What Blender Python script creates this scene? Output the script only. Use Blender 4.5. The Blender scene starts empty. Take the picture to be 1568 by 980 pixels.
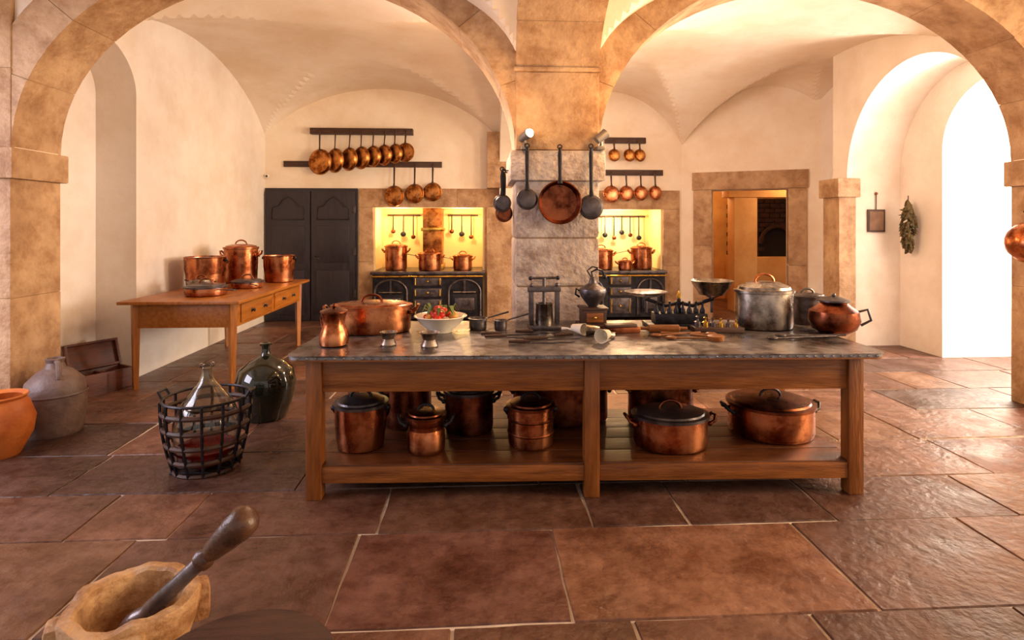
import bpy, bmesh, math, random
from mathutils import Vector, Matrix
random.seed(11)
pi=math.pi
# ------------------------------------------------------------ materials
def L(h):
    h=h.lstrip('#'); o=[]
    for i in (0,2,4):
        c=int(h[i:i+2],16)/255
        o.append(c/12.92 if c<=.04045 else ((c+.055)/1.055)**2.4)
    return (*o,1)
def mat(name,c1,c2=None,rough=.5,metal=0,scale=4,bump=0,bscale=30,stretch=(1,1,1),trans=0,rvar=.1,attr=False,coat=0,ior=1.5,lo=.35,hi=.65,emit=0,spec=.5,blotch=None,stain=None):
    m=bpy.data.materials.new(name); m.use_nodes=True
    nt=m.node_tree; N=nt.nodes; K=nt.links; p=N['Principled BSDF']
    tc=N.new('ShaderNodeTexCoord'); mp=N.new('ShaderNodeMapping'); mp.inputs['Scale'].default_value=stretch
    K.new(tc.outputs['Object'],mp.inputs['Vector'])
    no=N.new('ShaderNodeTexNoise'); no.inputs['Scale'].default_value=scale; no.inputs['Detail'].default_value=8; no.inputs['Roughness'].default_value=.62
    K.new(mp.outputs[0],no.inputs['Vector'])
    cr=N.new('ShaderNodeValToRGB'); cr.color_ramp.elements[0].position=lo; cr.color_ramp.elements[1].position=hi
    cr.color_ramp.elements[0].color=L(c1); cr.color_ramp.elements[1].color=L(c2 or c1)
    K.new(no.outputs[0],cr.inputs[0])
    col=cr.outputs[0]
    def mult(a,b_,f=1.0):
        mx=N.new('ShaderNodeMix'); mx.data_type='RGBA'; mx.blend_type='MULTIPLY'; mx.inputs[0].default_value=f
        K.new(a,mx.inputs[6]); K.new(b_,mx.inputs[7]); return mx.outputs[2]
    if attr:
        at=N.new('ShaderNodeAttribute'); at.attribute_name='Col'; col=mult(col,at.outputs['Color'])
    n2=N.new('ShaderNodeTexNoise'); n2.inputs['Scale'].default_value=bscale; n2.inputs['Detail'].default_value=8
    K.new(mp.outputs[0],n2.inputs['Vector'])
    for bl in (blotch,stain):
        if not bl: continue
        n3=N.new('ShaderNodeTexNoise'); n3.inputs['Scale'].default_value=bl[0]; n3.inputs['Detail'].default_value=10; n3.inputs['Roughness'].default_value=.7
        K.new(tc.outputs['Object'],n3.inputs['Vector'])
        c3=N.new('ShaderNodeValToRGB'); c3.color_ramp.elements[0].position=.38; c3.color_ramp.elements[1].position=.55
        c3.color_ramp.elements[0].color=L(bl[1]); c3.color_ramp.elements[1].color=(1,1,1,1)
        K.new(n3.outputs[0],c3.inputs[0]); col=mult(col,c3.outputs[0])
    K.new(col,p.inputs['Base Color'])
    mr=N.new('ShaderNodeMapRange'); mr.inputs['From Min'].default_value=.3; mr.inputs['From Max'].default_value=.7
    mr.inputs['To Min'].default_value=max(.02,rough-rvar); mr.inputs['To Max'].default_value=min(1,rough+rvar)
    K.new(no.outputs[0],mr.inputs[0]); K.new(mr.outputs[0],p.inputs['Roughness'])
    p.inputs['Metallic'].default_value=metal; p.inputs['Transmission Weight'].default_value=trans
    p.inputs['IOR'].default_value=ior; p.inputs['Coat Weight'].default_value=coat; p.inputs['Specular IOR Level'].default_value=spec
    if bump:
        ad=N.new('ShaderNodeMath'); ad.operation='ADD'; K.new(no.outputs[0],ad.inputs[0]); K.new(n2.outputs[0],ad.inputs[1])
        bp=N.new('ShaderNodeBump'); bp.inputs['Strength'].default_value=bump; bp.inputs['Distance'].default_value=.02
        K.new(ad.outputs[0],bp.inputs['Height']); K.new(bp.outputs[0],p.inputs['Normal'])
    if emit:
        p.inputs['Emission Color'].default_value=L(c1); p.inputs['Emission Strength'].default_value=emit
    return m
PL=mat('plaster','#eadac6','#f4e9da',.85,scale=1.2,bump=.25,bscale=9,stain=(1.1,'#f8f2ea'))
PLS=mat('plaster_side','#eadfd4','#f4ece4',.85,scale=1.2,bump=.25,bscale=9,stain=(1.1,'#f6f1ec'))
OCH=mat('ochre_plaster','#cc9254','#e0b070',.8,scale=2,bump=.2)
NIC=mat('niche_plaster','#f0d494','#f8e4b8',.8,scale=2,bump=.1)
STO=mat('limestone','#a4805e','#caa984',.72,scale=3.5,bump=.6,bscale=24,lo=.3,hi=.7,blotch=(4,'#d6c6b6'))
STP=mat('limestone_pillar','#a8948a','#d2c2b6',.62,scale=4,bump=1.0,bscale=24,lo=.3,hi=.7,blotch=(7,'#c8bab0'))
MOR=mat('mortar','#846848','#ac8a64',.9,scale=9,bump=.3)
FLO=mat('flagstone','#bcb0aa','#ffffff',.42,scale=3.2,bump=.5,bscale=20,attr=True,rvar=.2,lo=.3,hi=.7,blotch=(2.2,'#d2c6be'),stain=(11,'#d6c8c0'))
GRO=mat('grout','#b4a494','#d2c2b0',.85,scale=6,bump=.3)
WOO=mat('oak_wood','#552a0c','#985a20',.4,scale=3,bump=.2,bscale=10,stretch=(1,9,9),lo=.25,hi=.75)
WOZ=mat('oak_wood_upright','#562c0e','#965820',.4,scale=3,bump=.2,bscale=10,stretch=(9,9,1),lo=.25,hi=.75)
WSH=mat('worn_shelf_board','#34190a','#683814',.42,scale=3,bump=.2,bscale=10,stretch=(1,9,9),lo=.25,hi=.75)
WOL=mat('pine_wood','#86480f','#b87226',.38,scale=3,bump=.15,bscale=10,stretch=(9,1,9),lo=.25,hi=.75)
WLZ=mat('pine_wood_upright','#864812','#b47026',.38,scale=3,bump=.15,bscale=10,stretch=(9,9,1),lo=.25,hi=.75)
WDK=mat('dark_wood','#2e1810','#4c2c1c',.5,scale=5,bump=.2,stretch=(1,8,8))
WBX=mat('chest_wood','#4a2214','#70381e',.5,scale=5,bump=.2,stretch=(1,8,8))
ZIN=mat('zinc_sheet','#5e585a','#938c8c',.34,.6,scale=4,bump=.1,bscale=20,rvar=.16,lo=.3,hi=.7,blotch=(4,'#a89c98'),stain=(14,'#c0b8b4'))
ZED=mat('zinc_edge','#6d7076','#9a9ca2',.4,.8,scale=20,bump=.2)
COP=mat('copper','#a8603a','#d48e62',.28,1,scale=5,bump=.05,rvar=.1,blotch=(7,'#b49078'))
COD=mat('aged_copper','#6a3826','#9c5a3c',.34,1,scale=6,bump=.05,rvar=.12,blotch=(9,'#9a8478'))
COB=mat('bronze_copper','#94582a','#cc8c4c',.36,1,scale=8,bump=.06,blotch=(9,'#a08466'))
TIN=mat('tin_lining','#8a8078','#bdb2a8',.3,1,scale=8,bump=.05,blotch=(9,'#a8a09c'))
BRS=mat('brass','#b88a34','#dcb458',.3,1,scale=8)
IRO=mat('cast_iron','#1a181c','#302d34',.42,.6,scale=12,bump=.15)
IRG=mat('worn_iron','#443e42','#6c6466',.36,.8,scale=12,bump=.15)
DOR=mat('dark_door_paint','#1e1a22','#2c2630',.38,scale=5,bump=.15,stretch=(6,6,1))
JUG=mat('stoneware','#5c4c48','#806a60',.5,scale=5,bump=.4,bscale=18)
TER=mat('terracotta','#b0581f','#d07a34',.5,scale=5,bump=.2)
GLS=mat('clear_glass','#e6ece6',rough=.03,rvar=0,trans=1,ior=1.45)
GRN=mat('dark_green_glass','#10140c','#1a1e12',.06,rvar=.02,coat=.5)
RED=mat('red_wine','#8a1508','#a82010',.1,rvar=.02,trans=.35,ior=1.33)
MAR=mat('marble_stone','#a87c50','#dcb88c',.5,scale=7,bump=.7,bscale=20,lo=.3,hi=.7,blotch=(6,'#c0a488'))
PES=mat('pestle_wood','#3c2820','#66442f',.3,scale=5,bump=.15,stretch=(3,3,3))
PEM=mat('pestle_shaft','#4c4446','#7a7070',.28,.5,scale=8,bump=.1)
CER=mat('ceramic_white','#e4d8c4','#f0e8da',.2,scale=5)
TOM=mat('tomato_red','#b5180a','#d03a16',.25); LEM=mat('onion_yellow','#b87a28','#d8a050',.4); LEA=mat('leaf_green','#4a5a1c','#6f7a2e',.5)
DRY=mat('dried_herb','#3c361c','#6e5a34',.8,scale=20,bump=.3)
CRD=mat('notice_card','#6a4a38','#8c6a50',.6,scale=10)
BRK=mat('sooty_brick','#1c0e0a','#40241a',.85,scale=8,bump=.5)
BLK=mat('oven_mouth_dark','#0c0808','#1a100c',.9)  # near-black fill that paints in the dark of the oven opening
BUL=mat('lamp_bulb','#ffe2a8',emit=30); WHT=mat('white_metal','#d8d4cc','#e8e4dc',.4); LMP=mat('lamp_grey_metal','#6a6460','#8a827a',.4,.5)
# ------------------------------------------------------------ builder
I4=Matrix.Identity(4)
def T(x,y,z): return Matrix.Translation((x,y,z))
def R(a,ax): return Matrix.Rotation(a,4,ax)
class B:
    def __init__(s): s.bm=bmesh.new(); s.m=[]
    def mi(s,m):
        if m not in s.m: s.m.append(m)
        return s.m.index(m)
    def add(s,vs,fs,m,M=I4):
        k=s.mi(m); v=[s.bm.verts.new(M@Vector(p)) for p in vs]
        for f in fs:
            try: s.bm.faces.new([v[i] for i in f]).material_index=k
            except Exception: pass
    def box(s,x0,x1,y0,y1,z0,z1,m,M=I4,bev=0):
        t=bmesh.new(); r=bmesh.ops.create_cube(t,size=1)
        for v in t.verts: v.co=Vector(((x0+x1)/2+v.co.x*(x1-x0),(y0+y1)/2+v.co.y*(y1-y0),(z0+z1)/2+v.co.z*(z1-z0)))
        if bev: bmesh.ops.bevel(t,geom=t.edges[:],offset=bev,segments=2,affect='EDGES',profile=.6)
        t.verts.index_update()
        s.add([v.co.copy() for v in t.verts],[[v.index for v in f.verts] for f in t.faces],m,M); t.free()
    def lathe(s,prof,m,M=I4,n=32,sx=1,sy=1):
        vs=[];ring=[]
        for r,z in prof:
            if r<1e-6: ring.append([len(vs)]); vs.append((0,0,z))
            else:
                ring.append(list(range(len(vs),len(vs)+n)))
                for i in range(n):
                    a=2*pi*i/n; vs.append((r*math.cos(a)*sx,r*math.sin(a)*sy,z))
        fs=[]
        for a,b in zip(ring,ring[1:]):
            for i in range(n):
                j=(i+1)%n
                if len(a)==1 and len(b)==1: continue
                if len(a)==1: fs.append([a[0],b[j],b[i]])
                elif len(b)==1: fs.append([a[i],a[j],b[0]])
                else: fs.append([a[i],a[j],b[j],b[i]])
        s.add(vs,fs,m,M)
    def ball(s,x,y,z,r,m,M=I4,sz=1,n=20,sx=1,sy=1):
        s.lathe([(r*math.sin(pi*i/10) if 0<i<10 else 0,-r*sz*math.cos(pi*i/10)) for i in range(11)],m,M@T(x,y,z),n,sx,sy)
    def tube(s,pts,r,m,M=I4,n=8,closed=False,flat=1):
        P=[Vector(p) for p in pts]; c=len(P); rs=r if isinstance(r,(list,tuple)) else [r]*c
        vs=[];up=None
        for i,p in enumerate(P):
            if closed: d=P[(i+1)%c]-P[i-1]
            else: d=P[min(i+1,c-1)]-P[max(i-1,0)]
            d.normalize()
            if up is None:
                up=Vector((0,0,1)) if abs(d.z)<.9 else Vector((0,1,0))
            up=(up-d*up.dot(d)).normalized(); sd=d.cross(up)
            for k in range(n):
                a=2*pi*k/n; vs.append(p+(sd*math.cos(a)+up*math.sin(a)*flat)*rs[i])
        fs=[]
        for i in range(c if closed else c-1):
            for k in range(n):
                a=i*n+k;b=i*n+(k+1)%n;j=(i+1)%c
                fs.append([a,b,j*n+(k+1)%n,j*n+k])
        if not closed: fs+= [list(range(n))[::-1],[ (c-1)*n+k for k in range(n)]]
        s.add(vs,fs,m,M)
    def poly(s,pts,z0,z1,m,M=I4):
        n=len(pts); vs=[(x,y,z0) for x,y in pts]+[(x,y,z1) for x,y in pts]
        s.add(vs,[list(range(n))[::-1],list(range(n,2*n))]+[[i,(i+1)%n,n+(i+1)%n,n+i] for i in range(n)],m,M)
    def done(s,name,x=0,y=0,z=0,rz=0,smooth=38):
        bmesh.ops.recalc_face_normals(s.bm,faces=s.bm.faces[:])
        me=bpy.data.meshes.new(name); s.bm.to_mesh(me); s.bm.free()
        for m in s.m: me.materials.append(m)
        if smooth:
            for p in me.polygons: p.use_smooth=True
            me.set_sharp_from_angle(angle=math.radians(smooth))
        o=bpy.data.objects.new(name,me); bpy.context.collection.objects.link(o)
        o.location=(x,y,z); o.rotation_euler=(0,0,rz); return o
def arc(cx,cz,rx,rz,a0,a1,n=12,y=0):
    return [(cx+rx*math.cos(a0+(a1-a0)*i/n),y,cz+rz*math.sin(a0+(a1-a0)*i/n)) for i in range(n+1)]
def archwall(b,M,u0,u1,o0,o1,sp,rise,zt,th,m,N=40):
    if o0>u0: b.box(u0,o0,0,th,0,zt,m,M)
    if u1>o1: b.box(o1,u1,0,th,0,zt,m,M)
    c=(o0+o1)/2; h=(o1-o0)/2; vs=[]
    for i in range(N+1):
        a=pi-pi*i/N; x=c+h*math.cos(a); z=sp+rise*math.sin(a)
        vs+=[(x,0,z),(x,0,zt),(x,th,z),(x,th,zt)]
    fs=[]
    for i in range(N):
        a=i*4;c2=a+4
        fs+=[[a,c2,c2+1,a+1],[a+2,a+3,c2+3,c2+2],[a,a+2,c2+2,c2]]
    b.add(vs,fs,m,M)
def vault(name,x0,x1,y0,y1,sx,rx,sy,ry,m,N=56,par=False,split=None):
    b=B(); cy=(y0+y1)/2;hy=(y1-y0)/2; vs=[]
    f=(lambda u:(max(0,1-u*u))**.8) if par else (lambda u:math.sqrt(max(0,1-u*u)))
    def nodes(a,c): return [(a+c)/2-(c-a)/2*math.cos(pi*i/N) for i in range(N+1)]
    xs=nodes(x0,x1) if not split else nodes(x0,split)+nodes(split,x1)[1:]
    NX=len(xs)-1
    def hx(x,y):
        a,c=x0,x1
        if split and y>=cy: a,c=(x0,split) if x<=split else (split,x1)
        return sx+rx*f((x-(a+c)/2)/((c-a)/2))
    for j in range(N+1):
        y=cy-hy*math.cos(pi*j/N)
        for x in xs: vs.append((x,y,max(hx(x,y),sy+ry*f((y-cy)/hy))))
    fs=[]; W=NX+1
    for j in range(N):
        for i in range(NX):
            a,b_,c,d=j*W+i,j*W+i+1,(j+1)*W+i+1,(j+1)*W+i
            zz=[vs[k][2] for k in (a,b_,c,d)]
            if abs(zz[0]-zz[2])>abs(zz[1]-zz[3]): fs+=[[a,b_,d],[b_,c,d]]
            else: fs+=[[a,b_,c],[a,c,d]]
    b.add(vs,fs,m); return b.done(name,smooth=10)
def ringgeo(b,f,w,a,c,m,n,g,j=.006):
    for i in range(n):
        a0=pi*i/n+g; a1=pi*(i+1)/n-g; S=max(3,int(44/n)); vs=[]; jj=random.uniform(-j,j)
        for k in range(S+1):
            t=a0+(a1-a0)*k/S
            for (ww,e) in ((0,a+jj),(w,a+jj),(w,c),(0,c)): vs.append(f(t,ww,e))
        fs=[[0,1,2,3],[S*4+3,S*4+2,S*4+1,S*4]]+[[k*4+q,k*4+(q+1)%4,k*4+4+(q+1)%4,k*4+4+q] for k in range(S) for q in range(4)]
        b.add(vs,fs,m)
    S=60;vs=[]
    for k in range(S+1):
        t=pi*k/S
        for (ww,e) in ((.006,a+.01),(w,a+.01),(w,c-.01),(.006,c-.01)): vs.append(f(t,ww,e))
    b.add(vs,[[k*4+q,k*4+(q+1)%4,k*4+4+(q+1)%4,k*4+4+q] for k in range(S) for q in range(4)],MOR)
# ------------------------------------------------------------ floor
def floor():
    bm=bmesh.new(); cl=bm.loops.layers.color.new('Col')
    ys=[-2.2,-1.5,-.9,-.25,.4,1.0,1.62,2.28,2.99,3.5,4.1,4.75,5.35,6.0,6.6,7.2,7.9,8.5,9.1,9.8,10.5,11.3,12.2,13]
    pal=['#bfa494','#b89c90','#ac948a','#c6aa98','#b89e92','#c0a894','#a89288','#b69e92']
    for r in range(len(ys)-1):
        x=-5.2-random.random()*.5
        while x<8:
            w=random.uniform(.6,1.5) if r%2 else random.uniform(.5,1.15)
            x1=x+w; g=.004; dz=random.uniform(-.0018,.0018); j=lambda:random.uniform(-.007,.007)
            P=[(x+g+j(),ys[r]+g+j()),(x1-g+j(),ys[r]+g+j()),(x1-g+j(),ys[r+1]-g+j()),(x+g+j(),ys[r+1]-g+j())]
            Q=[]
            for i in range(4):
                p,q=P[i],P[(i+1)%4]
                for k in range(5):
                    t=k/5; e=0 if k==0 else .004
                    Q.append((p[0]+(q[0]-p[0])*t+random.uniform(-e,e),p[1]+(q[1]-p[1])*t+random.uniform(-e,e)))
            cx=sum(p[0] for p in P)/4; cy=sum(p[1] for p in P)/4
            top=[bm.verts.new((cx+(p[0]-cx)*(1-.012/w),cy+(p[1]-cy)*.98,dz)) for p in Q]
            bot=[bm.verts.new((p[0],p[1],-.012)) for p in Q]
            n=len(Q)
            F=[bm.faces.new(top)]+[bm.faces.new([bot[i],bot[(i+1)%n],top[(i+1)%n],top[i]]) for i in range(n)]
            c=L(random.choice(pal)); k=random.uniform(.88,1.08); c=(c[0]*k,c[1]*k,c[2]*k,1)
            for f in F:
                for l in f.loops: l[cl]=c
            x=x1
    v=[bm.verts.new(p) for p in ((-6,-2.3,-.008),(8.5,-2.3,-.008),(8.5,13,-.008),(-6,13,-.008))]
    f=bm.faces.new(v); f.material_index=1
    for l in f.loops: l[cl]=(1,1,1,1)
    me=bpy.data.meshes.new('floor'); bm.to_mesh(me); bm.free(); me.materials.append(FLO); me.materials.append(GRO)
    o=bpy.data.objects.new('floor',me); bpy.context.collection.objects.link(o)
floor()
# ------------------------------------------------------------ room shell
Y0,Y1=4.45,4.95; SP=2.18; RI=1.50
PXl,PXr=.26,.92; LX=-3.52; RX=4.82
b=B()
for (a,c) in ((LX,PXl),(PXr,RX)):
    archwall(b,T(0,Y0+.03,0),a,c,a,c,SP,RI+.1,4.5,Y1-Y0-.06,PL)
b.box(PXl,PXr,Y0+.03,Y1,2.3,4.5,PL)
b.done('wall_arcade')
b=B()
for (a,c) in ((LX,PXl),(PXr,RX)):
    cx,se=(a+c)/2,(c-a)/2
    ringgeo(b,lambda t,w,e:(cx+(se+w)*math.cos(t),e,SP+(RI+w)*math.sin(t)),.31,Y0,Y1,STO,9,.0012)
b.done('trim_arch_stones')
def pier(name,x0,x1,y0,y1,m,ztop,cap,courses):
    b=B(); z=0
    for h in courses:
        z1=min(z+h,ztop); j=random.uniform(-.003,.003)
        b.box(x0+j,x1-j,y0+j,y1,z+.001,z1-.001,m,bev=.006); z=z1
        if z>=ztop: break
    b.box(x0+.008,x1-.008,y0+.008,y1-.008,0,ztop,MOR)
    if cap: b.box(x0-.045,x1+.045,y0-.045,y1+.03,cap[0],cap[1],m,bev=.012)
    return b.done(name)
pier('pillar_left',-4.8,LX,Y0-.01,Y1,STO,4.2,(1.95,2.18),[1.05,.9,.23,.6,.6,.8])
pier('pillar_right',RX,6.0,Y0-.01,Y1,STO,4.2,(1.95,2.18),[1.05,.9,.23,.6,.6,.8])
b=B(); z=0
for h in [.5,.62,.38,.45]:
    b.box(PXl,PXr,Y0-.02,Y0+.62,z+.001,z+h-.001,STP,bev=.028); z+=h
b.box(PXl+.02,PXr-.02,Y0,Y0+.6,0,2.95,MOR)
b.box(PXl-.045,PXr+.045,Y0-.06,Y0+.66,1.945,2.185,STP,bev=.028)
b.box(PXl+.0,PXr-.0,Y0-.03,Y0+.6,2.188,2.80,STO,bev=.02)
b.box(PXl-.015,PXr+.015,Y0-.045,Y0+.6,2.80,2.835,STO,bev=.012)
b.done('pillar_center')
b=B(); cy,h=(.7+Y0-.02)/2,(Y0-.02-.7)/2
ringgeo(b,lambda t,w,e:(e,cy+(h+w)*math.cos(t),2.82+(.72+w)*math.sin(t)),.5,PXl,PXr,STO,7,.0012)
b.done('trim_front_arch')
vault('ceiling_front_left',LX-.5,PXl+.03,.5,Y0+.03,2.8,.95,2.8,.85,PL)
vault('ceiling_front_right',PXr-.03,RX+.5,.5,Y0+.03,2.8,.95,2.8,.85,PL)
b=B(); b.box(-5,7,-2.2,.55,3.5,3.6,PL); b.box(-5,-4.0,.5,Y0+.03,2.85,2.95,PL); b.box(5.3,7,.5,Y0+.03,2.85,2.95,PL); b.done('ceiling_entry')
BY=9.7
vault('ceiling_rear_left',-3.64,.29,4.9,BY+.02,3.05,.85,3.05,.90,PL,par=True)
vault('ceiling_rear_right',.9,5.75,4.9,BY+.02,2.95,.95,2.95,.98,PL,par=True,split=3.47)
b=B(); b.box(-4.3,6.2,4.9,BY+1,4.38,4.5,PL); b.done('ceiling_roof_slab')
ML=Matrix(((0,-1,0,-3.62),(1,0,0,0),(0,0,1,0),(0,0,0,1)))
b=B(); archwall(b,ML,4.85,9.9,4.95,6.16,2.95,.5,4.4,.42,PLS); b.box(-4.2,-4.03,4.85,6.3,0,4.4,PLS); b.done('wall_left')
MR=Matrix(((0,1,0,4.83),(1,0,0,0),(0,0,1,0),(0,0,0,1)))
b=B(); archwall(b,MR,4.94,7.6,4.95,7.3,2.22,1.27,4.4,.74,PLS)
MR2=Matrix(((0,1,0,5.56),(1,0,0,0),(0,0,1,0),(0,0,0,1)))
archwall(b,MR2,4.6,7.6,5.1,6.6,2.5,.75,4.4,1.4,PLS)
b.box(5.4,5.75,7.55,9.2,0,4.4,PLS)
b.done('wall_right')
b=B(); b.box(4.70,4.93,7.265,7.62,0,2.0,STO,bev=.01); b.box(4.66,4.97,7.225,7.66,1.97,2.22,STO,bev=.015); b.done('trim_right_pier')
b=B()
for yy in (5.1,5.82,6.54): b.box(6.86,6.92,yy,yy+.06,.9,2.6,WHT)
for zz in (.9,1.45,2.0,2.55): b.box(6.86,6.92,5.1,6.6,zz,zz+.05,WHT)
b.box(6.8,6.96,5.1,6.6,0,.9,PLS)
b.done('window_1')
MM=Matrix(((0,1,0,.29),(1,0,0,0),(0,0,1,0),(0,0,0,1)))
b=B(); archwall(b,MM,5.05,BY+.05,5.1,9.45,2.5,.95,4.4,.62,PL); b.done('wall_bay_divider')
b=B(); b.box(.08,.95,9.42,BY+.05,0,1.9,STO,bev=.01); b.box(.08,.95,9.42,BY+.05,2.22,3.15,STO,bev=.015); b.done('trim_rear_pilaster')
b=B()
b.box(-3.8,-1.83,BY,BY+.9,0,4.4,PL)
b.box(-1.83,.04,BY,BY+.9,1.9,4.4,PL)
b.box(.04,1.5,BY,BY+.9,0,4.4,PL)
b.box(1.5,3.12,BY,BY+.9,1.88,4.4,PL)
b.box(3.12,3.5,BY,BY+.9,0,4.4,PL)
b.box(-1.9,3.2,BY+.75,BY+.95,0,2.2,NIC)
b.box(-1.832,-1.80,BY+.01,BY+.8,0,1.9,NIC); b.box(.01,.042,BY+.01,BY+.8,0,1.9,NIC); b.box(3.09,3.12,BY+.01,BY+.8,0,1.9,NIC)
b.done('wall_back')
def surround(name,x0,x1,o0,o1,zt,zo):
    b=B(); y0,y1=BY-.035,BY+.03
    b.box(x0,o0,y0,y1,0,zo*.52,STO,bev=.008); b.box(x0,o0,y0,y1,zo*.52+.002,zo,STO,bev=.008)
    b.box(o1,x1,y0,y1,0,zo*.48,STO,bev=.008); b.box(o1,x1,y0,y1,zo*.48+.002,zo,STO,bev=.008)
    n=3
    for i in range(n):
        a=x0+(x1-x0)*i/n; c=x0+(x1-x0)*(i+1)/n
        b.box(a+.001,c-.001,y0,y1,zo+.002,zt,STO,bev=.006)
    b.done(name)
surround('trim_stove_surround',-2.07,.40,-1.83,.04,2.22,1.9)
surround('trim_stove_surround_right',1.15,3.41,1.5,3.12,2.2,1.87)
MA=T(3.45,9.7,0)@R(math.radians(-24.95),'Z')
b=B()
b.box(-.05,.5,0,.45,0,4.4,PL,MA); b.box(1.67,2.6,0,.45,0,4.4,PL,MA); b.box(.5,1.67,0,.45,2.2,4.4,PL,MA)
b.done('wall_back_right')
b=B()
b.box(.2,.5,-.04,.3,0,1.25,STO,MA,bev=.01); b.box(.2,.5,-.04,.3,1.252,2.2,STO,MA,bev=.01)
b.box(1.67,1.94,-.04,.3,0,.95,STO,MA,bev=.01); b.box(1.67,1.94,-.04,.3,.952,2.2,STO,MA,bev=.01)
b.box(.18,1.96,-.05,.3,2.202,2.5,STO,MA,bev=.01)
b.done('trim_doorway')
b=B()
b.box(3.3,7.6,12.2,12.4,0,3,OCH); b.box(7.5,7.6,8.8,12.3,0,3,OCH); b.box(3.3,3.5,10.7,12.3,0,3,OCH); b.box(3.3,7.6,10.1,12.4,2.75,2.85,OCH)
b.done('wall_far_room')
b=B()
b.box(4.66,5.10,10.3,10.6,0,2.12,OCH,bev=.015)
b.box(4.55,6.3,10.28,10.6,2.12,2.4,OCH,bev=.01); b.box(4.1,4.25,10.3,10.42,0,2.4,STO,bev=.01); b.done('trim_far_partition')
b=B()
b.box(5.3,7.3,11.2,12.18,0,.95,OCH,bev=.01)
for i in range(12):
    for j in range(9):
        x=5.3+j*.22+(.11 if i%2 else 0); z=.96+i*.1
        if not(5.75<x+.1<6.45 and z<1.55): b.box(x,x+.21,11.5,12.1,z,z+.09,BRK,bev=.006)
b.box(5.4,7.2,11.56,12.1,.95,2.1,BLK)
b.tube([(6.1+.36*math.cos(k*pi/10),11.48,1.22+.36*math.sin(k*pi/10)) for k in range(11)],.04,BRK,n=6)
b.done('brick_oven')
b=B()
yd=BY-.05
b.box(-3.60,-2.09,yd+.01,BY-.001,0,2.22,DOR)
for (x0,x1) in ((-3.58,-2.86),(-2.84,-2.12)):
    b.box(x0,x1,yd-.03,yd+.02,.02,2.17,DOR,bev=.006)
    for z0,z1 in ((.12,.85),(.98,1.6)):
        b.box(x0+.09,x1-.09,yd-.045,yd-.02,z0,z1,DOR,bev=.012)
    c=(x0+x1)/2
    b.tube([(c-.26,yd-.035,1.7),(c-.26,yd-.035,1.9),(c-.16,yd-.035,1.93),(c-.1,yd-.035,2.02),(c,yd-.035,2.08),(c+.1,yd-.035,2.02),(c+.16,yd-.035,1.93),(c+.26,yd-.035,1.9),(c+.26,yd-.035,1.7)],.014,DOR,closed=True)
    b.lathe([(0,-.02),(.05,-.015),(.06,0)],DOR,T(c,yd-.03,1.68)@R(pi/2,'X'),16)
b.tube([(-2.78,yd-.04,1.08),(-2.78,yd-.1,1.06),(-2.68,yd-.1,1.05)],.012,IRG)
for z in (.4,1.1,1.8): b.box(-2.14,-2.10,yd-.05,yd-.02,z,z+.12,IRG)
b.done('door_1')
# ------------------------------------------------------------ main table
TX,TY,TR=.62,3.31,math.radians(-1.64)
b=B()
W=1.645; D=1.02; s=.09
for x in (-W,-.02,W-s):
    for y in (0,D-s):
        b.box(x,x+s,y,y+s,0,.83,WOZ,bev=.008)
b.box(-W+s,-.02,.02,.055,.625,.83,WOO,bev=.005); b.box(-.02+s,W-s,.02,.055,.625,.83,WOO,bev=.005)
b.box(-W+s,W-s,D-.055,D-.02,.625,.83,WOO,bev=.005)
for x in (-W+.02,W-.055): b.box(x,x+.035,s,D-s,.625,.83,WOO,bev=.005)
b.box(-W+s,-.02,.01,.06,.095,.19,WOO,bev=.006); b.box(-.02+s,W-s,.01,.06,.095,.19,WOO,bev=.006)
b.box(-W+s,W-s,D-.06,D-.01,.095,.19,WOO,bev=.006)
for x in (-W+.02,W-.06): b.box(x,x+.045,s,D-s,.095,.19,WOO,bev=.005)
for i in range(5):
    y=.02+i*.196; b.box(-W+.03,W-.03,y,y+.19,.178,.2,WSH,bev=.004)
def rrect(x0,x1,y0,y1,r,n=6):
    P=[]
    for cx,cy,a in ((x1-r,y1-r,0),(x0+r,y1-r,pi/2),(x0+r,y0+r,pi),(x1-r,y0+r,1.5*pi)):
        for i in range(n+1): P.append((cx+r*math.cos(a+pi/2*i/n),cy+r*math.sin(a+pi/2*i/n)))
    return P
b.poly(rrect(-1.73,1.73,-.085,1.08,.07),.826,.836,WOO)
b.poly(rrect(-1.73,1.73,-.085,1.08,.07),.836,.858,ZED)
b.poly(rrect(-1.735,1.735,-.09,1.085,.075),.852,.86,ZIN)
x=-1.66
while x<1.68:
    b.ball(x,-.088,.845,.007,TIN,n=6); x+=.052
b.done('kitchen_worktable',TX,TY,0,TR)
ZT=.861
# ------------------------------------------------------------ side table
b=B()
x0,x1,y0,y1=-3.45,-2.36,5.62,7.8
for x in (x0+.05,x1-.12):
    for y in (y0+.06,y1-.13): 
        b.tube([(x+.035,y+.035,0),(x+.035,y+.035,.45),(x+.035,y+.035,.84)],[.028,.04,.048],WLZ,n=4)
b.box(x0+.06,x1-.06,y0+.08,y0+.11,.60,.84,WOL,bev=.004); b.box(x0+.06,x1-.06,y1-.11,y1-.08,.60,.84,WOL,bev=.004)
b.box(x0+.06,x0+.09,y0+.08,y1-.08,.60,.84,WOL); b.box(x1-.09,x1-.055,y0+.12,y1-.12,.60,.84,WOL,bev=.004)
for (a,c) in ((y0+.2,y0+1.04),(y0+1.12,y1-.2)):
    b.box(x1-.06,x1-.04,a,c,.63,.81,WOL,bev=.006)
    for k in (.3,.7): 
        yy=a+(c-a)*k
        b.lathe([(0,0),(.022,.004),(.01,.012),(.022,.03),(0,.04)],IRG,T(x1-.04,yy,.72)@R(pi/2,'Y'),12)
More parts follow.
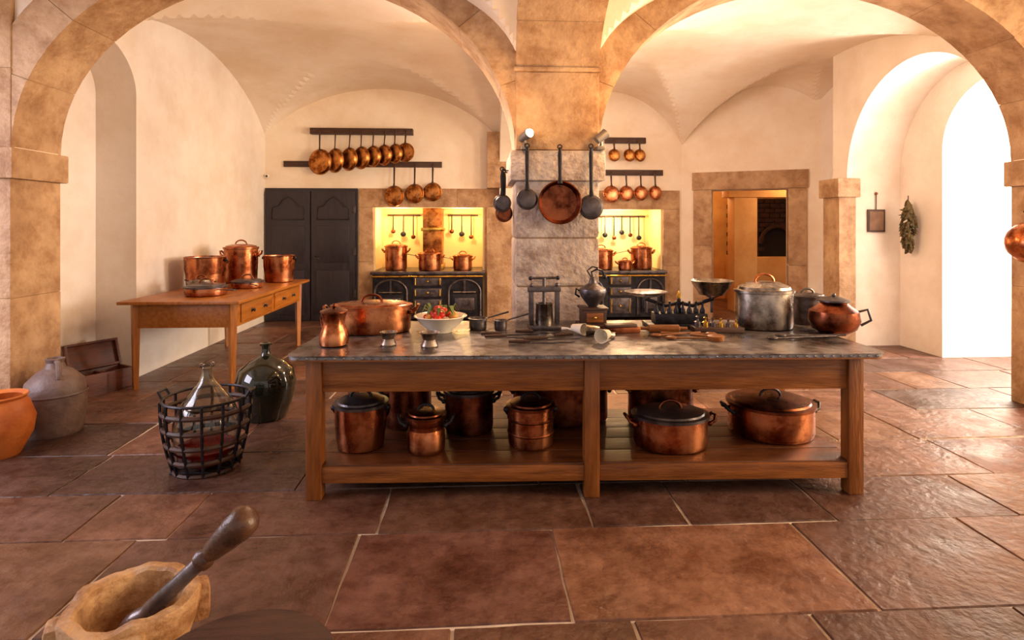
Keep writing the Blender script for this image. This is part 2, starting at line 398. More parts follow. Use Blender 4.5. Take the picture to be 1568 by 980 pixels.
for i in range(4):
    xx=x0-.02+i*.285; b.box(xx,xx+.283,y0-.03,y1+.03,.84,.87,WOL,bev=.005)
b.done('side_table')
# ------------------------------------------------------------ pots
def pot(name,x,y,z,r,h,ry=None,lid=True,side=True,bail=None,longh=None,rz=0,flare=1.0,m=COP,ml=None,dome=.16,band=False,neck=False,inner=TIN,hm=None,knob=False):
    b=B(); sy=(ry or r)/r; ml=ml or m; hm=hm or m
    rb=r*flare
    pr=[(0,.0),(rb*.9,0),(rb*.97,.008),(rb,.03)]
    if neck: pr+=[(r,h*.55),(r*.9,h*.68),(r*.88,h*.74),(r*.97,h*.8),(r,h*.97)]
    else: pr+=[(r,h*.6),(r,h*.96)]
    pr+=[(r+.008,h*.97),(r+.009,h),(r-.002,h+.002),(r-.008,h*.95),(r-.01,h*.5),(r*.9,.012),(0,.012)]
    b.lathe(pr,m,n=40,sy=sy)
    if inner: b.lathe([(r-.011,h*.97),(rb-.012,.03),(0,.016)],inner,n=40,sy=sy)
    if band:
        for zz in (h*.35,h*.7): b.lathe([(r+.001,zz-.008),(r+.006,zz),(r+.001,zz+.008)],ml,n=40,sy=sy)
    if lid:
        d=dome*r
        b.lathe([(r+.012,h-.006),(r+.013,h+.012),(r*.93,h+.016),(r*.9,h+.02+d*.25),(r*.55,h+.02+d*.8),(0,h+.02+d)],ml,n=40,sy=sy)
        zt=h+.02+d
        if knob: b.lathe([(.012,0),(.01,.02),(.024,.032),(.02,.045),(0,.05)],IRO,T(0,0,zt-.004),16)
        else:
            w=min(.07,r*.4); b.tube(arc(0,zt-.006,w,w*.75,0,pi,10),.009,hm)
    if side:
        for sg in (-1,1):
            w=min(.055,r*.35)
            P=[(sg*(r+.002),-w,h*.78),(sg*(r+.035),-w*.9,h*.80+.01),(sg*(r+.05),-w*.5,h*.84+.03),(sg*(r+.052),w*.5,h*.84+.03),(sg*(r+.035),w*.9,h*.80+.01),(sg*(r+.002),w,h*.78)]
            b.tube(P,.011,hm)
            for q in (-w,w): b.ball(sg*(r+.004),q*.98,h*.77,.016,hm,n=10)
    if bail is not None:
        Mb=T(0,0,h*.9)@R(bail,'X')
        b.tube([(p[0],0,p[2]) for p in arc(0,0,r+.016,r+.02,0,pi,20)],.008,hm,Mb)
        for sg in (-1,1): b.ball(sg*(r+.01),0,h*.9,.02,hm,n=10)
    if longh is not None:
        Ml=R(longh,'Z')
        b.tube([(r-.003,0,h*.8),(r+.06,0,h*.84),(r+.3,0,h*.98)],[.012,.009,.014],IRO if hm==m else hm,Ml,flat=.5)
    return b.done(name,x,y,z,rz)
zs=.201
pot('copper_stockpot',-.77,3.66,zs,.16,.27,bail=-2.5,side=False,m=COP,ml=IRG,hm=IRO,flare=.92)
pot('copper_pot',-.35,3.57,zs,.118,.215,neck=True,side=True,m=COP,ml=COD,hm=IRO)
pot('copper_stockpot',-.53,4.06,zs,.17,.30,m=COD,ml=IRG,hm=IRO,rz=.5)
pot('copper_stockpot',-.09,3.92,zs,.165,.27,m=COD,ml=IRG,hm=IRO)
pot('copper_pot',.31,3.64,zs,.145,.245,band=True,m=COP,ml=COD,side=False,bail=-2.3,hm=IRO)
pot('copper_braising_pan',.56,4.06,zs,.34,.29,ry=.18,m=COD,ml=IRG,hm=IRO)
pot('copper_casserole',1.20,3.58,zs,.235,.19,ry=.19,m=COP,ml=IRG,hm=COD,dome=.1)
pot('copper_stockpot',1.27,4.0,zs,.23,.30,ry=.18,m=COD,ml=TIN,hm=COD)
pot('copper_casserole',1.95,3.76,zs,.275,.2,ry=.26,m=COP,ml=COD,hm=IRO,dome=.1)
z2=.871
pot('copper_cauldron',-3.25,6.87,z2,.22,.36,lid=False,side=False,bail=-1.9,flare=.82,hm=IRO)
pot('copper_stockpot',-3.08,7.45,z2,.2,.44,flare=.95)
pot('copper_cauldron',-2.62,7.5,z2,.19,.34,lid=False,side=False,bail=-2.0,flare=.9,hm=IRO)
pot('copper_saute_pan',-2.88,6.1,z2,.2,.085,side=False,ml=IRG,longh=-.6,dome=.12)
pot('copper_saute_pan',-3.1,6.46,z2,.13,.1,side=False,lid=True,ml=TIN,dome=.2,longh=2.4)
pot('copper_saute_pan',-2.74,6.8,z2,.17,.07,side=False,ml=IRG,longh=-1.0,dome=.12)
# ------------------------------------------------------------ table-top objects
b=B()
b.lathe([(0,0),(.07,0),(.085,.01),(.09,.05),(.078,.09),(.064,.13),(.068,.17),(.08,.205),(.083,.21),(.072,.205),(.058,.17),(.055,.13),(.0,.05)],COP)
b.tube([(0.06,0,.19),(.12,0,.2),(.14,0,.15),(.12,0,.09),(.085,0,.07)],.009,COD,R(2.4,'Z'))
b.lathe([(.083,.206),(.083,.214),(.04,.23),(0,.233)],COD); b.ball(0,0,.245,.014,COD)
b.done('copper_jug',-.91,3.55,ZT)
pot('copper_braising_pan',-.77,4.02,ZT,.27,.175,ry=.19,rz=.05,m=COP,ml=COP,hm=COD,dome=.05)
def cup(x,y,r=.05,h=.085):
    b=B(); b.lathe([(0,0),(r*.85,0),(r*.9,.01),(r*.62,h*.5),(r*.9,h*.95),(r,h),(r*.93,h),(r*.58,h*.5),(0,h*.3)],TIN)
    b.done('tin_cup',x,y,ZT)
cup(-.575,3.53,.055); cup(-.32,3.48,.06,.09)
def bowl():
    b=B(); b.lathe([(0,0),(.08,0),(.085,.015),(.14,.06),(.17,.105),(.185,.11),(.18,.115),(.16,.108),(.12,.06),(0,.03)],CER,n=40)
    random.seed(4)
    for i in range(26):
        a=random.random()*6.28; q=random.random()**.6*.11
        m=random.choice([TOM,TOM,LEM,LEA,LEM]); rr=random.uniform(.022,.036)
        b.ball(q*math.cos(a),q*math.sin(a),.105+(.11-q)*.45,rr,m,sz=random.uniform(.8,1),n=12)
    for i in range(14):
        a=random.random()*6.28; q=.06
        b.tube([(q*math.cos(a),q*math.sin(a),.13),(q*1.8*math.cos(a),q*1.8*math.sin(a),.16+random.random()*.03),(q*2.3*math.cos(a),q*2.3*math.sin(a),.13)],[.006,.014,.002],LEA,n=6,flat=.3)
    b.done('vegetable_bowl',-.29,3.98,ZT)
bowl()
pot('tin_saucepan',-.03,4.05,ZT,.062,.08,lid=False,side=False,m=IRG,longh=.9)
pot('tin_saucepan',.13,4.02,ZT,.045,.07,lid=False,side=False,m=IRG,longh=.9)
def press():
    b=B()
    b.box(-.11,.11,-.09,.09,0,.03,IRG,bev=.008)
    for sx in (-.095,.095): b.box(sx-.016,sx+.016,-.02,.02,.03,.3,IRG,bev=.005); b.ball(sx,0,.31,.016,IRG)
    b.box(-.12,.12,-.022,.022,.26,.3,IRG,bev=.008)
    b.lathe([(0,.03),(.06,.03),(.065,.05),(.06,.17),(.066,.18),(.055,.18),(.05,.06),(0,.05)],TIN)
    b.tube([(0,0,.14),(0,0,.36)],.014,IRG); b.lathe([(0,.0),(.05,0),(.05,.015),(0,.02)],IRG,T(0,0,.145))
    b.tube([(-.1,0,.36),(.1,0,.36)],.009,IRG); b.ball(-.1,0,.36,.016,IRO); b.ball(.1,0,.36,.016,IRO)
    b.done('fruit_press',.445,4.07,ZT,.1)
press()
def mill():
    b=B()
    b.box(-.11,.11,-.1,.1,0,.035,WDK,bev=.008); b.box(-.085,.085,-.08,.08,.035,.135,WDK,bev=.006); b.box(-.1,.1,-.09,.09,.135,.15,WDK,bev=.005)
    b.box(-.06,.06,-.09,-.078,.05,.115,WOO,bev=.003); b.ball(0,-.098,.083,.01,BRS)
    b.lathe([(.03,.15),(.045,.17),(.085,.22),(.1,.26),(.095,.28),(.06,.3),(.03,.32),(.02,.36),(.014,.37),(.0,.375)],IRG)
    b.tube([(-.09,0,.26),(-.12,0,.28),(-.125,0,.24),(-.095,0,.22)],.008,IRO)
    b.tube([(0,0,.37),(-.01,0,.40),(.03,0,.42),(.07,0,.41),(.085,0,.38)],.007,IRO); b.ball(.086,0,.365,.018,IRO)
    b.tube([(0,0,.35),(-.04,0,.41),(0,0,.44),(.04,0,.43)],.006,IRO)
    b.done('coffee_mill',.80,4.09,ZT)
mill()
def scoop(name,x,y,rz,m,L_=.2,r=.05):
    b=B()
    M=T(0,0,r*.95+.003)@R(pi/2,'Y')
    b.lathe([(r*.6,0),(r,L_*.55),(r*1.02,L_*.56),(r*.96,L_*.55),(r*.55,.005),(0,.004)],m,M)
    b.tube([(0,0,r*.6),(-.05,0,r*.7),(-.1,0,r*.5)],[.008,.007,.012],m)
    b.done(name,x,y,ZT,rz)
scoop('tin_scoop',.62,3.86,-.9,CER,.18,.04); scoop('tin_scoop',.8,3.60,-2.2,CER,.18,.045)
scoop('tin_scoop',.78,3.74,2.9,TIN,.16,.04)
b=B(); b.box(-.13,.13,-.05,.05,0,.04,COD,bev=.006); b.box(-.11,.11,-.04,.04,.04,.06,WDK,bev=.006); b.done('spice_box',.95,3.88,ZT,.15)
def knife(x,y,rz,l):
    b=B(); b.poly([(0,-.016),(l*.62,-.012),(l*.68,.012),(0,.014)],.001,.004,IRG); b.tube([(0,0,.011),(-l*.12,0,.012),(-l*.32,0,.012)],[.009,.012,.01],WDK)
    b.done('kitchen_knife',x,y,ZT,rz)
knife(.12,3.84,.04,.4); knife(.16,3.75,.12,.45); knife(.42,3.66,.15,.5); knife(.3,3.56,.02,.42); knife(.35,3.9,-.05,.38); knife(.48,3.76,3.3,.4)
def scale():
    b=B()
    b.box(-.25,.25,-.1,.1,.0,.03,IRO,bev=.008); b.box(-.19,.19,-.07,.07,.03,.1,IRO,bev=.01)
    for i in range(8): b.lathe([(0,.1),(.018,.1),(.02,.12),(.01,.14),(.006,.17),(.011,.18),(0,.19)],IRO,T(-.17+i*.048,-.02,0),10)
    b.tube([(-.25,0,.2),(-.1,0,.15),(0,0,.17),(.1,0,.15),(.25,0,.2)],.014,IRO)
    b.tube([(0,0,.1),(0,0,.2)],.014,IRO); b.lathe([(0,0),(.02,.01),(.012,.04),(0,.06)],BRS,T(0,0,.2),10)
    for sx,rr,dp in ((-.24,.15,.03),(.24,.145,.11)):
        b.tube([(sx,0,.1),(sx,0,.215)],.01,IRG)
        for k in range(3): b.tube([(sx,0,.2),(sx+.06*math.cos(k*2.1),.06*math.sin(k*2.1),.225)],.006,IRG)
        b.lathe([(0,.22),(rr*.6,.22+dp*.1),(rr*.93,.22+dp*.8),(rr,.22+dp),(rr*1.05,.224+dp),(rr*.97,.228+dp),(rr*.6,.226+dp*.12),(0,.226)],IRG if sx<0 else TIN,T(sx,0,0),n=36)
    b.done('balance_scale',1.44,4.1,ZT,-.05)
scale()
def weights():
    b=B(); b.box(-.17,.17,-.06,.06,0,.035,WDK,bev=.004)
    for i in range(6):
        r=.024-.002*i; b.lathe([(0,.03),(r,.03),(r,.03+r*1.6),(r*.4,.035+r*1.7),(r*.35,.04+r*2.1),(r*.6,.045+r*2.4),(0,.05+r*2.6)],BRS if i%2 else IRG,T(-.135+i*.054,0,0),14)
    b.done('weight_set',1.63,3.88,ZT,-.05)
weights()
def spoon(x,y,rz,m=WOO,l=.3):
    b=B(); b.tube([(0,0,.01),(l*.4,0,.012),(l,0,.014)],[.007,.006,.008],m); b.ball(-.03,0,.013,.032,m,sz=.35,sx=1.2,sy=.8); b.done('wooden_spoon' if m==WOO else 'iron_spoon',x,y,ZT,rz)
spoon(1.18,3.72,.2); spoon(1.25,3.62,-.15); spoon(1.5,3.74,3.0); spoon(1.9,3.58,.08,IRG,.42); spoon(2.0,3.66,-.05,IRG,.4)
b=B(); b.tube([(-.16,0,.028),(-.11,0,.028),(-.1,0,.028),(.1,0,.028),(.11,0,.028),(.16,0,.028)],[.012,.012,.027,.027,.012,.012],WOO,n=14); b.done('rolling_pin',1.25,3.86,ZT,-.1)
b=B(); b.lathe([(0,0),(.05,0),(.055,.03),(.04,.035),(0,.04)],WOO); b.tube([(.05,0,.02),(.16,0,.022)],.01,WOO); b.done('butter_mould',1.5,3.58,ZT,2.6)
pot('fish_kettle',2.03,4.0,ZT,.2,.265,ry=.16,m=TIN,ml=TIN,side=False,dome=.28,hm=COP,band=False)
b=B()
b.lathe([(0,0),(.09,0),(.14,.03),(.165,.09),(.155,.15),(.1,.19),(.085,.205),(.095,.22),(.085,.22),(.075,.2),(0,.18)],COD,n=40)
b.lathe([(.1,.215),(.1,.225),(.05,.245),(0,.25)],IRG); b.ball(0,0,.258,.014,IRG)
b.tube([(.14,0,.15),(.2,0,.17),(.22,0,.1),(.16,0,.06)],.009,IRG)
b.done('copper_kettle',2.42,3.8,ZT,-.5)
pot('tin_colander',2.45,4.17,ZT,.12,.2,lid=True,side=False,m=IRG,ml=IRG,dome=.1)
# ------------------------------------------------------------ hanging pans
def hungpan(name,x,y,z,r,top,m=COB,mh=IRO,deep=.045,tilt=0,open_front=False,yaw=0):
    b=B()
    M=R(pi/2,'X') if not open_front else R(-pi/2,'X')
    pr=[(0,deep),(r*.80,deep),(r*.88,deep*.9),(r*.97,.004),(r+.008,0),(r+.009,-.004),(r,-.006),(r*.86,deep*.8),(0,deep-.005)]
    b.lathe(pr,m,M,n=36)
    b.tube([(0,-.01,r*.9),(0,.0,r+.05),(0,.01,top-z-.05),(0,.01,top-z-.003)],[.02,.013,.017,.010],mh,flat=.4,n=8)
    b.tube([(.016*math.cos(a*pi/6),.01,top-z+.012+.016*math.sin(a*pi/6)) for a in range(12)],.005,mh,closed=True,n=6)
    for q in (-.012,.012): b.ball(0,-.006,r*.86+q,.008,mh,n=8)
    o=b.done(name,x,y,z); o.rotation_euler=(0,tilt,yaw); return o
def rail(name,x0,x1,z,y,hooks):
    b=B(); b.box(x0,x1,y+.03,BY-.001,z-.045,z+.055,WDK,bev=.006)
    for hx in hooks: b.tube([(hx,y+.04,z+.015),(hx,y,z+.0),(hx,y-.012,z+.0),(hx,y-.012,z+.02)],.005,IRO,n=6)
    b.done(name)
XS=[-2.66,-2.42,-2.19,-1.99,-1.80,-1.62,-1.44,-1.27]
rail('hanging_rail',-2.85,-1.16,3.16,BY-.16,XS)
rr=[.205,.195,.185,.18,.17,.165,.155,.15]
for i,xx in enumerate(XS): hungpan('copper_frying_pan',xx,BY-.2,2.64+.024*i,rr[i],3.14,tilt=.03*(i%3-1),yaw=-.6 if 0<i<7 else -.3,mh=WDK)
X2=[-1.47,-1.13,-.83]
rail('hanging_rail',-3.31,-.68,2.62,BY-.06,X2)
for xx,r,z in zip(X2,(.165,.155,.15),(2.09,2.13,2.16)): hungpan('copper_frying_pan',xx,BY-.1,z,r,2.60,yaw=-.2,mh=WDK)
X3=[2.24,2.50,2.68]; rail('hanging_rail',2.1,2.81,3.05,BY-.1,X3)
for xx in X3: hungpan('copper_frying_pan',xx,BY-.14,2.79,.1,3.03,yaw=.2,mh=WDK)
X4=[2.2,2.46,2.71,2.96]; rail('hanging_rail',2.0,3.12,2.50,BY-.06,X4)
for xx,r in zip(X4,(.14,.125,.12,.115)): hungpan('copper_frying_pan',xx,BY-.1,2.13+(.14-r),r,2.48,yaw=.2,m=COP,mh=WDK)
PY=Y0-.08
hungpan('copper_frying_pan',.595,PY-.04,1.775,.16,2.19,m=COD,deep=.055,open_front=True)
hungpan('iron_skimmer',.345,PY-.02,1.80,.074,2.2,m=IRG,deep=.02)
hungpan('iron_skimmer',.84,PY-.02,1.74,.088,2.2,m=IRG,deep=.03)
hungpan('iron_ladle',.165,4.66,1.78,.065,2.05,m=IRG,deep=.06)
hungpan('iron_ladle',.185,4.82,1.70,.065,2.05,m=COD,deep=.06)
b=B(); 
for hx in (.345,.595,.84): b.tube([(hx,Y0-.05,2.17),(hx,PY-.03,2.17),(hx,PY-.035,2.20)],.006,IRO,n=6)
for yy in (4.68,4.84): b.tube([(.22,yy,2.05),(.165,yy-.01,2.05),(.165,yy-.01,2.07)],.006,IRO,n=6)
b.done('iron_hooks')
b=B(); b.lathe([(0,.13),(.07,.12),(.13,.08),(.165,.02),(.18,0),(.165,0),(.12,.07),(0,.115)],COP,R(-pi/2,'Y'),n=40)
b.tube([(.005,0,.17),(.0,0,.26)],.009,IRO); b.ball(0,0,.27,.015,IRO); b.done('copper_sieve_bowl',4.78,4.77,1.45)
def lampobj(x,y,z,aim,lit):
    b=B(); b.tube([(0,.04,-.09),(0,.0,-.05),(0,0,0)],.01,LMP); b.box(-.03,.03,-.0,.06,-.1,-.07,LMP,bev=.004)
    M=R(aim[1],'Z')@R(aim[0],'Y')
    b.lathe([(0,-.05),(.03,-.05),(.034,0),(.038,.05),(.034,.05),(.03,.0),(0,-.01)],LMP,M,20)
    if lit: b.ball(0,0,.05,.032,BUL,M)
    b.done('spotlight_fixture',x,y,z)
lampobj(.33,4.36,2.285,(1.2,-.9),True); lampobj(.92,4.36,2.285,(.9,.2),False)
b=B(); b.tube([(0,.02,0),(0,-.06,.0)],.012,WHT); b.ball(0,-.07,-.01,.035,WHT); b.ball(0,-.095,-.01,.018,IRO); b.done('security_camera',-3.55,9.68,2.42)
# ------------------------------------------------------------ stoves
def stove(name,x0,x1,yf):
    b=B(); W=x1-x0; zt=.84
    b.box(x0,x1,yf,BY+.7,.06,zt-.05,IRO)
    b.box(x0-.03,x1+.03,yf-.05,BY-.04,zt-.05,zt,IRG,bev=.008); b.box(x0,x1,BY-.05,BY+.7,zt-.05,zt,IRG)
    b.tube([(x0,yf-.09,zt-.08),(x1,yf-.09,zt-.08)],.014,BRS)
    for x in (x0+.05,(x0+x1)/2,x1-.05): b.tube([(x,yf,zt-.08),(x,yf-.09,zt-.08)],.01,BRS)
    for k in range(3):
        a=x0+W*k/3+.04; c=x0+W*(k+1)/3-.04; m=(a+c)/2; w=(c-a)/2
        if k!=1:
            b.tube([(a,yf-.015,.1)]+[(p[0],yf-.015,p[2]) for p in arc(m,.5,w,.2,pi,0,14)]+[(c,yf-.015,.1)],.02,IRG)
            b.box(a+.06,c-.06,yf-.03,yf,.14,.46,IRO,bev=.012)
            b.box(a+.1,c-.1,yf-.04,yf-.02,.2,.4,IRG,bev=.01)
            b.box(m-.015,m+.015,yf-.03,yf,.46,.7,IRG)
            b.tube([(m-w*.7,yf-.06,.5),(m+w*.7,yf-.06,.5)],.01,TIN)
            for q in (-.7,.7): b.tube([(m+w*q,yf,.5),(m+w*q,yf-.06,.5)],.008,TIN)
        else:
            for z0,z1 in ((.12,.38),(.42,.56),(.6,.75)):
                b.box(a+.03,c-.03,yf-.03,yf,z0,z1,IRG,bev=.01); b.ball(m,yf-.045,(z0+z1)/2,.022,BRS,n=12)
                for q in (a+.06,c-.06): b.tube([(q,yf-.035,z0+.02),(q,yf-.035,z1-.02)],.01,BRS)
    for x in (x0+.06,x1-.06): b.lathe([(0,0),(.04,0),(.03,.03),(.045,.06)],IRO,T(x,yf+.06,0),12)
    return b.done(name)
stove('cast_iron_stove',-1.80,.01,9.45)
stove('cast_iron_stove',1.55,3.08,9.45)
b=B(); b.box(-1.03,-.70,9.95,BY+.74,.86,1.9,COB,bev=.01); b.box(-1.06,-.67,9.92,BY+.74,1.5,1.56,BRS,bev=.01); b.box(-1.06,-.67,9.92,BY+.74,.841,.92,BRS,bev=.01); b.done('stove_flue_casing')
def utrail(x0,x1,z,xs):
    b=B(); y=BY+.66; b.tube([(x0,y,z),(x1,y,z)],.016,WDK,n=8)
    for x in (x0,x1): b.tube([(x,y,z),(x,BY+.745,z)],.01,WDK)
    for i,x in enumerate(xs):
        l=.26+.05*((i*7)%3)
        b.tube([(x,y-.02,z+.015),(x,y-.02,z-l)],[.009,.011],IRO,n=6); b.ball(x,y-.03,z-l-.03,.042+.008*(i%2),IRO if i%2 else COD,sz=.9,sy=.5,n=12)
    b.done('utensil_rail')
utrail(-1.7,-1.12,1.78,(-1.6,-1.42,-1.24)); utrail(-.62,-.08,1.78,(-.55,-.37,-.2)); utrail(1.75,3.0,1.76,(2.1,2.25,2.42,2.56,2.72,2.88))
pot('copper_stockpot',-1.46,9.75,.841,.185,.40,m=COP,flare=.98)
pot('copper_saucepan',-.88,9.66,.841,.19,.27,m=COP,longh=2.6)
pot('copper_saucepan',-.33,9.7,.841,.16,.23,m=COP,longh=2.9)
pot('copper_stockpot',2.76,9.75,.841,.18,.36,m=COP)
pot('copper_saucepan',2.05,9.72,.841,.2,.32,m=COP,longh=.2)
pot('copper_saucepan',2.42,9.55,.841,.11,.14,m=COP,longh=.4)
b=B(); b.box(-.12,.12,-.02,.0,-.15,.15,WDK,bev=.005); b.box(-.095,.095,-.024,-.018,-.125,.125,CRD); b.tube([(0,-.01,.15),(0,-.012,.36)],.006,WDK); b.ball(0,-.012,.36,.02,WOO,n=10); b.done('framed_notice',5.22,7.295,1.66)
def herbs():
    random.seed(3); b=B()
    b.tube([(0,0,.38),(0.0,0,.1)],.006,WDK)
    for i in range(90):
        t=i/90; z=.28-.62*t; w=.04+.09*math.sin(pi*t)
        a=random.random()*6.28; x=w*.7*math.cos(a); y=w*math.sin(a)
        b.tube([(0,0,z+.06),(x*.6,y*.7,z+.02),(x,y,z-.04)],[.004,.02,.003],DRY,n=5,flat=.5)
        b.ball(x*.7,y*.7,z-.02,random.uniform(.01,.024),DRY,n=8)
    b.tube([(0,-.02,.1),(0,.08,.14),(0,.17,.13)],[.01,.014,.003],DRY)
    b.tube([(0,-.02,.14),(0,.1,.2),(0,.15,.2)],[.01,.014,.003],DRY)
    b.tube([(0,-.02,.14),(0,-.12,.1)],[.01,.02],DRY)
    b.done('dried_herb_bunch',5.44,7.0,1.6)
herbs()
# ------------------------------------------------------------ floor objects left
b=B(); b.lathe([(0,0),(.17,0),(.18,.02),(.2,.15),(.205,.3),(.185,.4),(.12,.47),(.07,.5),(.055,.54),(.065,.57),(.05,.575),(.04,.5),(0,.45)],JUG,n=44)
b.lathe([(.207,.3),(.211,.31),(.207,.32)],JUG,n=44)
b.tube([(.06,0,.55),(.12,0,.56),(.15,0,.5),(.15,0,.44)],.018,JUG,R(-.8,'Z'))
b.done('stoneware_jug',-3.3,4.58,0)
b=B(); b.lathe([(0,0),(.12,0),(.13,.02),(.19,.14),(.205,.25),(.17,.36),(.15,.39),(.165,.41),(.16,.42),(.13,.4),(.16,.33),(.18,.25),(0,.06)],TER,n=44)
b.tube([(.16,0,.4),(.23,0,.38),(.2,0,.26)],.015,TER,R(2.5,'Z')); b.done('terracotta_pot',-3.36,4.14,0)
b=B()
l,w,h=.46,.26,.2
b.box(-l/2,l/2,-w/2,-w/2+.02,0,h,WBX,bev=.003); b.box(-l/2,l/2,w/2-.02,w/2,0,h,WBX,bev=.003)
b.box(-l/2,-l/2+.02,-w/2,w/2,0,h,WBX); b.box(l/2-.02,l/2,-w/2,w/2,0,h,WBX); b.box(-l/2,l/2,-w/2,w/2,0,.02,WBX)
b.box(-.01,.01,-w/2,w/2,0,h-.02,WBX)
Mx=T(0,w/2,h)@R(math.radians(70),'X'); b.box(-l/2,l/2,0,w,-.01,.01,WBX,Mx,bev=.003)
b.box(-l/2,l/2,.0,.02,-.01,.04,WBX,Mx); b.box(-l/2,l/2,w-.02,w,-.01,.05,WBX,Mx); b.box(-l/2,-l/2+.02,0,w,-.01,.045,WBX,Mx); b.box(l/2-.02,l/2,0,w,-.01,.045,WBX,Mx)
b.done('wooden_box',-3.68,5.70,0,math.radians(58))
def demijohn():
    b=B(); r=.205
    pr=[(0,.02),(r*.7,.02),(r*.9,.06),(r,.2),(r*.97,.3),(r*.75,.42),(r*.4,.51),(.045,.56),(.034,.6),(.034,.645)]
    b.lathe(pr+[(.045,.65),(.045,.67),(.03,.675)]+[(p[0]-.006,p[1]+.004) for p in pr[::-1][:-1]]+[(0,.026)],GLS,n=48)
    b.lathe([(0,.03),(r*.66,.03),(r*.86,.07),(r*.92,.13),(0,.13)],RED,n=48)
    b.done('glass_demijohn',-1.82,3.87,.016)
    b=B()
    def rad(z): return .19+ .075*math.sin(min(1,z/.42)*pi/2)
    for z in (.012,.10,.2,.3,.4):
        rr=rad(z); b.tube([(rr*math.cos(2*pi*i/40),rr*math.sin(2*pi*i/40),z) for i in range(40)],.012,WDK,closed=True,n=6,flat=1.4)
    rr=rad(.47)-.005
    b.tube([(rr*math.cos(2*pi*i/40),rr*math.sin(2*pi*i/40),.47) for i in range(40)],.009,IRO,closed=True,n=6)
    for k in range(14):
        a=2*pi*k/14+.1
        b.tube([((rad(z)+.003)*math.cos(a),(rad(z)+.003)*math.sin(a),z) for z in (.01,.1,.2,.3,.4,.47)],.010,IRO,n=6)
    for k in range(4): b.tube([(-.18,-.12+k*.08,.01),(.18,-.12+k*.08,.01)],.007,IRO,n=6)
    for sg in (-1,1):
        b.tube([(sg*.26,-.05,.46),(sg*.29,-.045,.51),(sg*.29,.045,.51),(sg*.26,.05,.46)],.009,IRO,n=6)
    b.done('iron_bottle_basket',-1.82,3.87,0)
demijohn()
b=B(); b.lathe([(0,0),(.15,0),(.17,.02),(.225,.18),(.24,.3),(.21,.41),(.12,.48),(.045,.52),(.032,.55),(.035,.6),(.05,.605),(.05,.62),(.03,.625),(0,.6)],GRN,n=48); b.done('green_glass_demijohn',-1.80,4.84,0)
def mortar():
    b=B(); n=48; pr=[(0,0),(.115,0),(.12,.03),(.15,.12),(.185,.22),(.2,.28),(.203,.325),(.198,.338),(.165,.34),(.155,.33),(.15,.25),(.11,.15),(0,.11)]
    b.lathe(pr,MAR,n=n)
    for v in b.bm.verts:
        a=math.atan2(v.co.y,v.co.x); k=1+.025*math.sin(3*a+1)+.015*math.sin(7*a)
        if v.co.z>.1: v.co.x*=k; v.co.y*=k; v.co.z+=.006*math.sin(5*a)+.004*math.sin(11*a+v.co.z*20)
    for k in range(4):
        M=R(k*pi/2+.5,'Z'); b.box(.16,.235,-.045,.045,.2,.325,MAR,M,bev=.022)
    b.done('marble_mortar',-1.19,2.0,0)
mortar()
b=B(); P0=Vector((-1.225,2.0,.20)); P1=Vector((-.775,1.95,.63)); d=(P1-P0)
ts=[0,.04,.1,.16,.2,.24,.45,.62]; rs=[.015,.034,.042,.036,.026,.03,.026,.024]
b.tube([P0+d*t for t in ts],rs,PEM,n=18)
ts=[.6,.62,.65,.68,.71,.8,.9,.97,1,1.01]; rs=[.02,.034,.036,.026,.034,.044,.052,.05,.035,.01]
b.tube([P0+d*t for t in ts],rs,PES,n=20); b.done('pestle')
b=B(); b.lathe([(0,.37),(.255,.37),(.27,.38),(.27,.395),(.26,.405),(0,.405)],WDK,n=56)
for k in range(4):
    a=k*pi/2+.4; b.tube([(.15*math.cos(a),.15*math.sin(a),.37),(.2*math.cos(a),.2*math.sin(a),0)],[.024,.018],WDK,n=10)
b.done('round_stool',-.665,1.55,0)
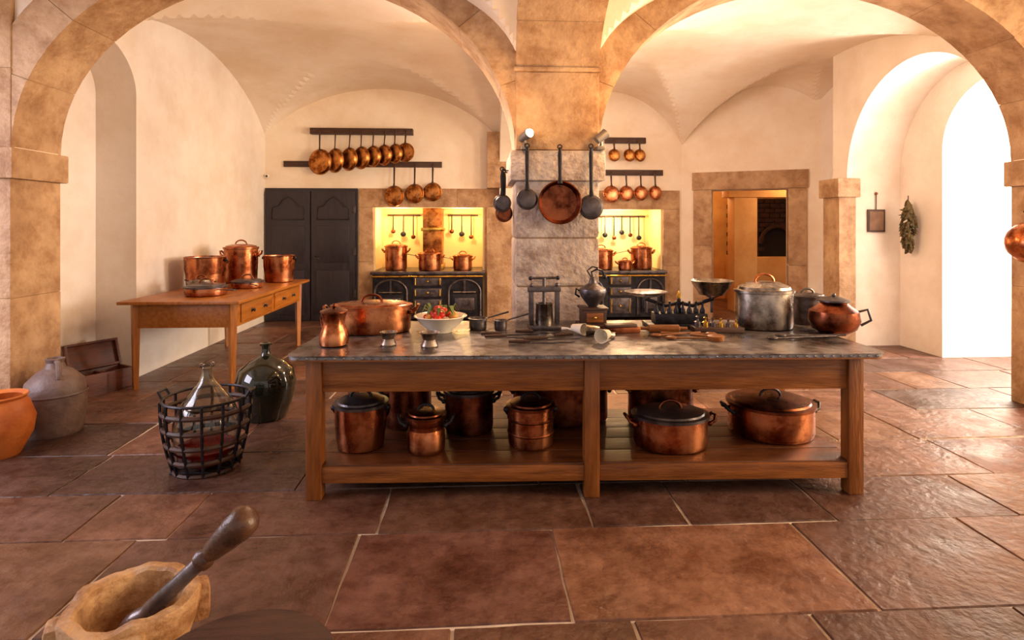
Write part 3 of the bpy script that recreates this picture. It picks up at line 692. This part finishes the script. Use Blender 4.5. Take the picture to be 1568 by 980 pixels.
# ------------------------------------------------------------ lights
def area(name,loc,tgt,sx,sy,e,col):
    l=bpy.data.lights.new(name,'AREA'); l.shape='RECTANGLE'; l.size=sx; l.size_y=sy; l.energy=e; l.color=col
    o=bpy.data.objects.new(name,l); o.location=loc; o.rotation_euler=(Vector(tgt)-Vector(loc)).to_track_quat('-Z','Y').to_euler(); bpy.context.collection.objects.link(o)
def point(name,loc,e,col,r=.06):
    l=bpy.data.lights.new(name,'POINT'); l.energy=e; l.color=col; l.shadow_soft_size=r
    o=bpy.data.objects.new(name,l); o.location=loc; bpy.context.collection.objects.link(o)
area('window_light_right',(6.8,5.9,1.8),(4.5,6.1,1.2),1.4,1.8,340,(1,.92,.82))
area('window_light_front_right',(6.2,2.4,2.0),(2.5,3.6,.4),2.2,1.8,440,(1,.70,.40))
area('window_light_front_left',(-4.9,2.6,2.0),(-2,3.8,.6),2.0,1.6,120,(.90,.84,1))
point('lamp_pillar_left',(.1,4.15,2.5),8,(1,.58,.26)); point('lamp_pillar_right',(1.25,4.0,2.5),22,(1,.54,.2),.12)
point('fill_rear_left',(-.3,5.6,2.3),75,(1,.66,.42),.15); point('fill_rear_right',(1.6,5.8,2.35),120,(1,.64,.36),.15)  # unseen warm fill lights added to brighten the rear vaults
YL=(1,.66,.26)
for x in (-1.42,-.35): point('lamp_niche',(x,9.95,1.72),24,YL)
point('lamp_niche',(2.4,9.95,1.72),40,(1,.72,.36))
point('lamp_far_room',(4.5,11.2,2.3),32,(1,.6,.26),.1); point('lamp_far_room',(5.7,9.9,2.4),20,(1,.6,.26),.1)
w=bpy.data.worlds.new('world'); bpy.context.scene.world=w; w.use_nodes=True
bg=w.node_tree.nodes['Background']; bg.inputs[0].default_value=(1,.82,.71,1); bg.inputs[1].default_value=.8
vs_=bpy.context.scene.view_settings
vs_.view_transform='Standard'; vs_.look='None'
# ------------------------------------------------------------ camera
c=bpy.data.cameras.new('camera'); c.lens=20; c.sensor_width=36; c.shift_y=-.0925; c.clip_start=.05
o=bpy.data.objects.new('camera',c); o.location=(0,0,1.6); o.rotation_euler=(pi/2,0,math.radians(-3)); bpy.context.collection.objects.link(o)
bpy.context.scene.camera=o
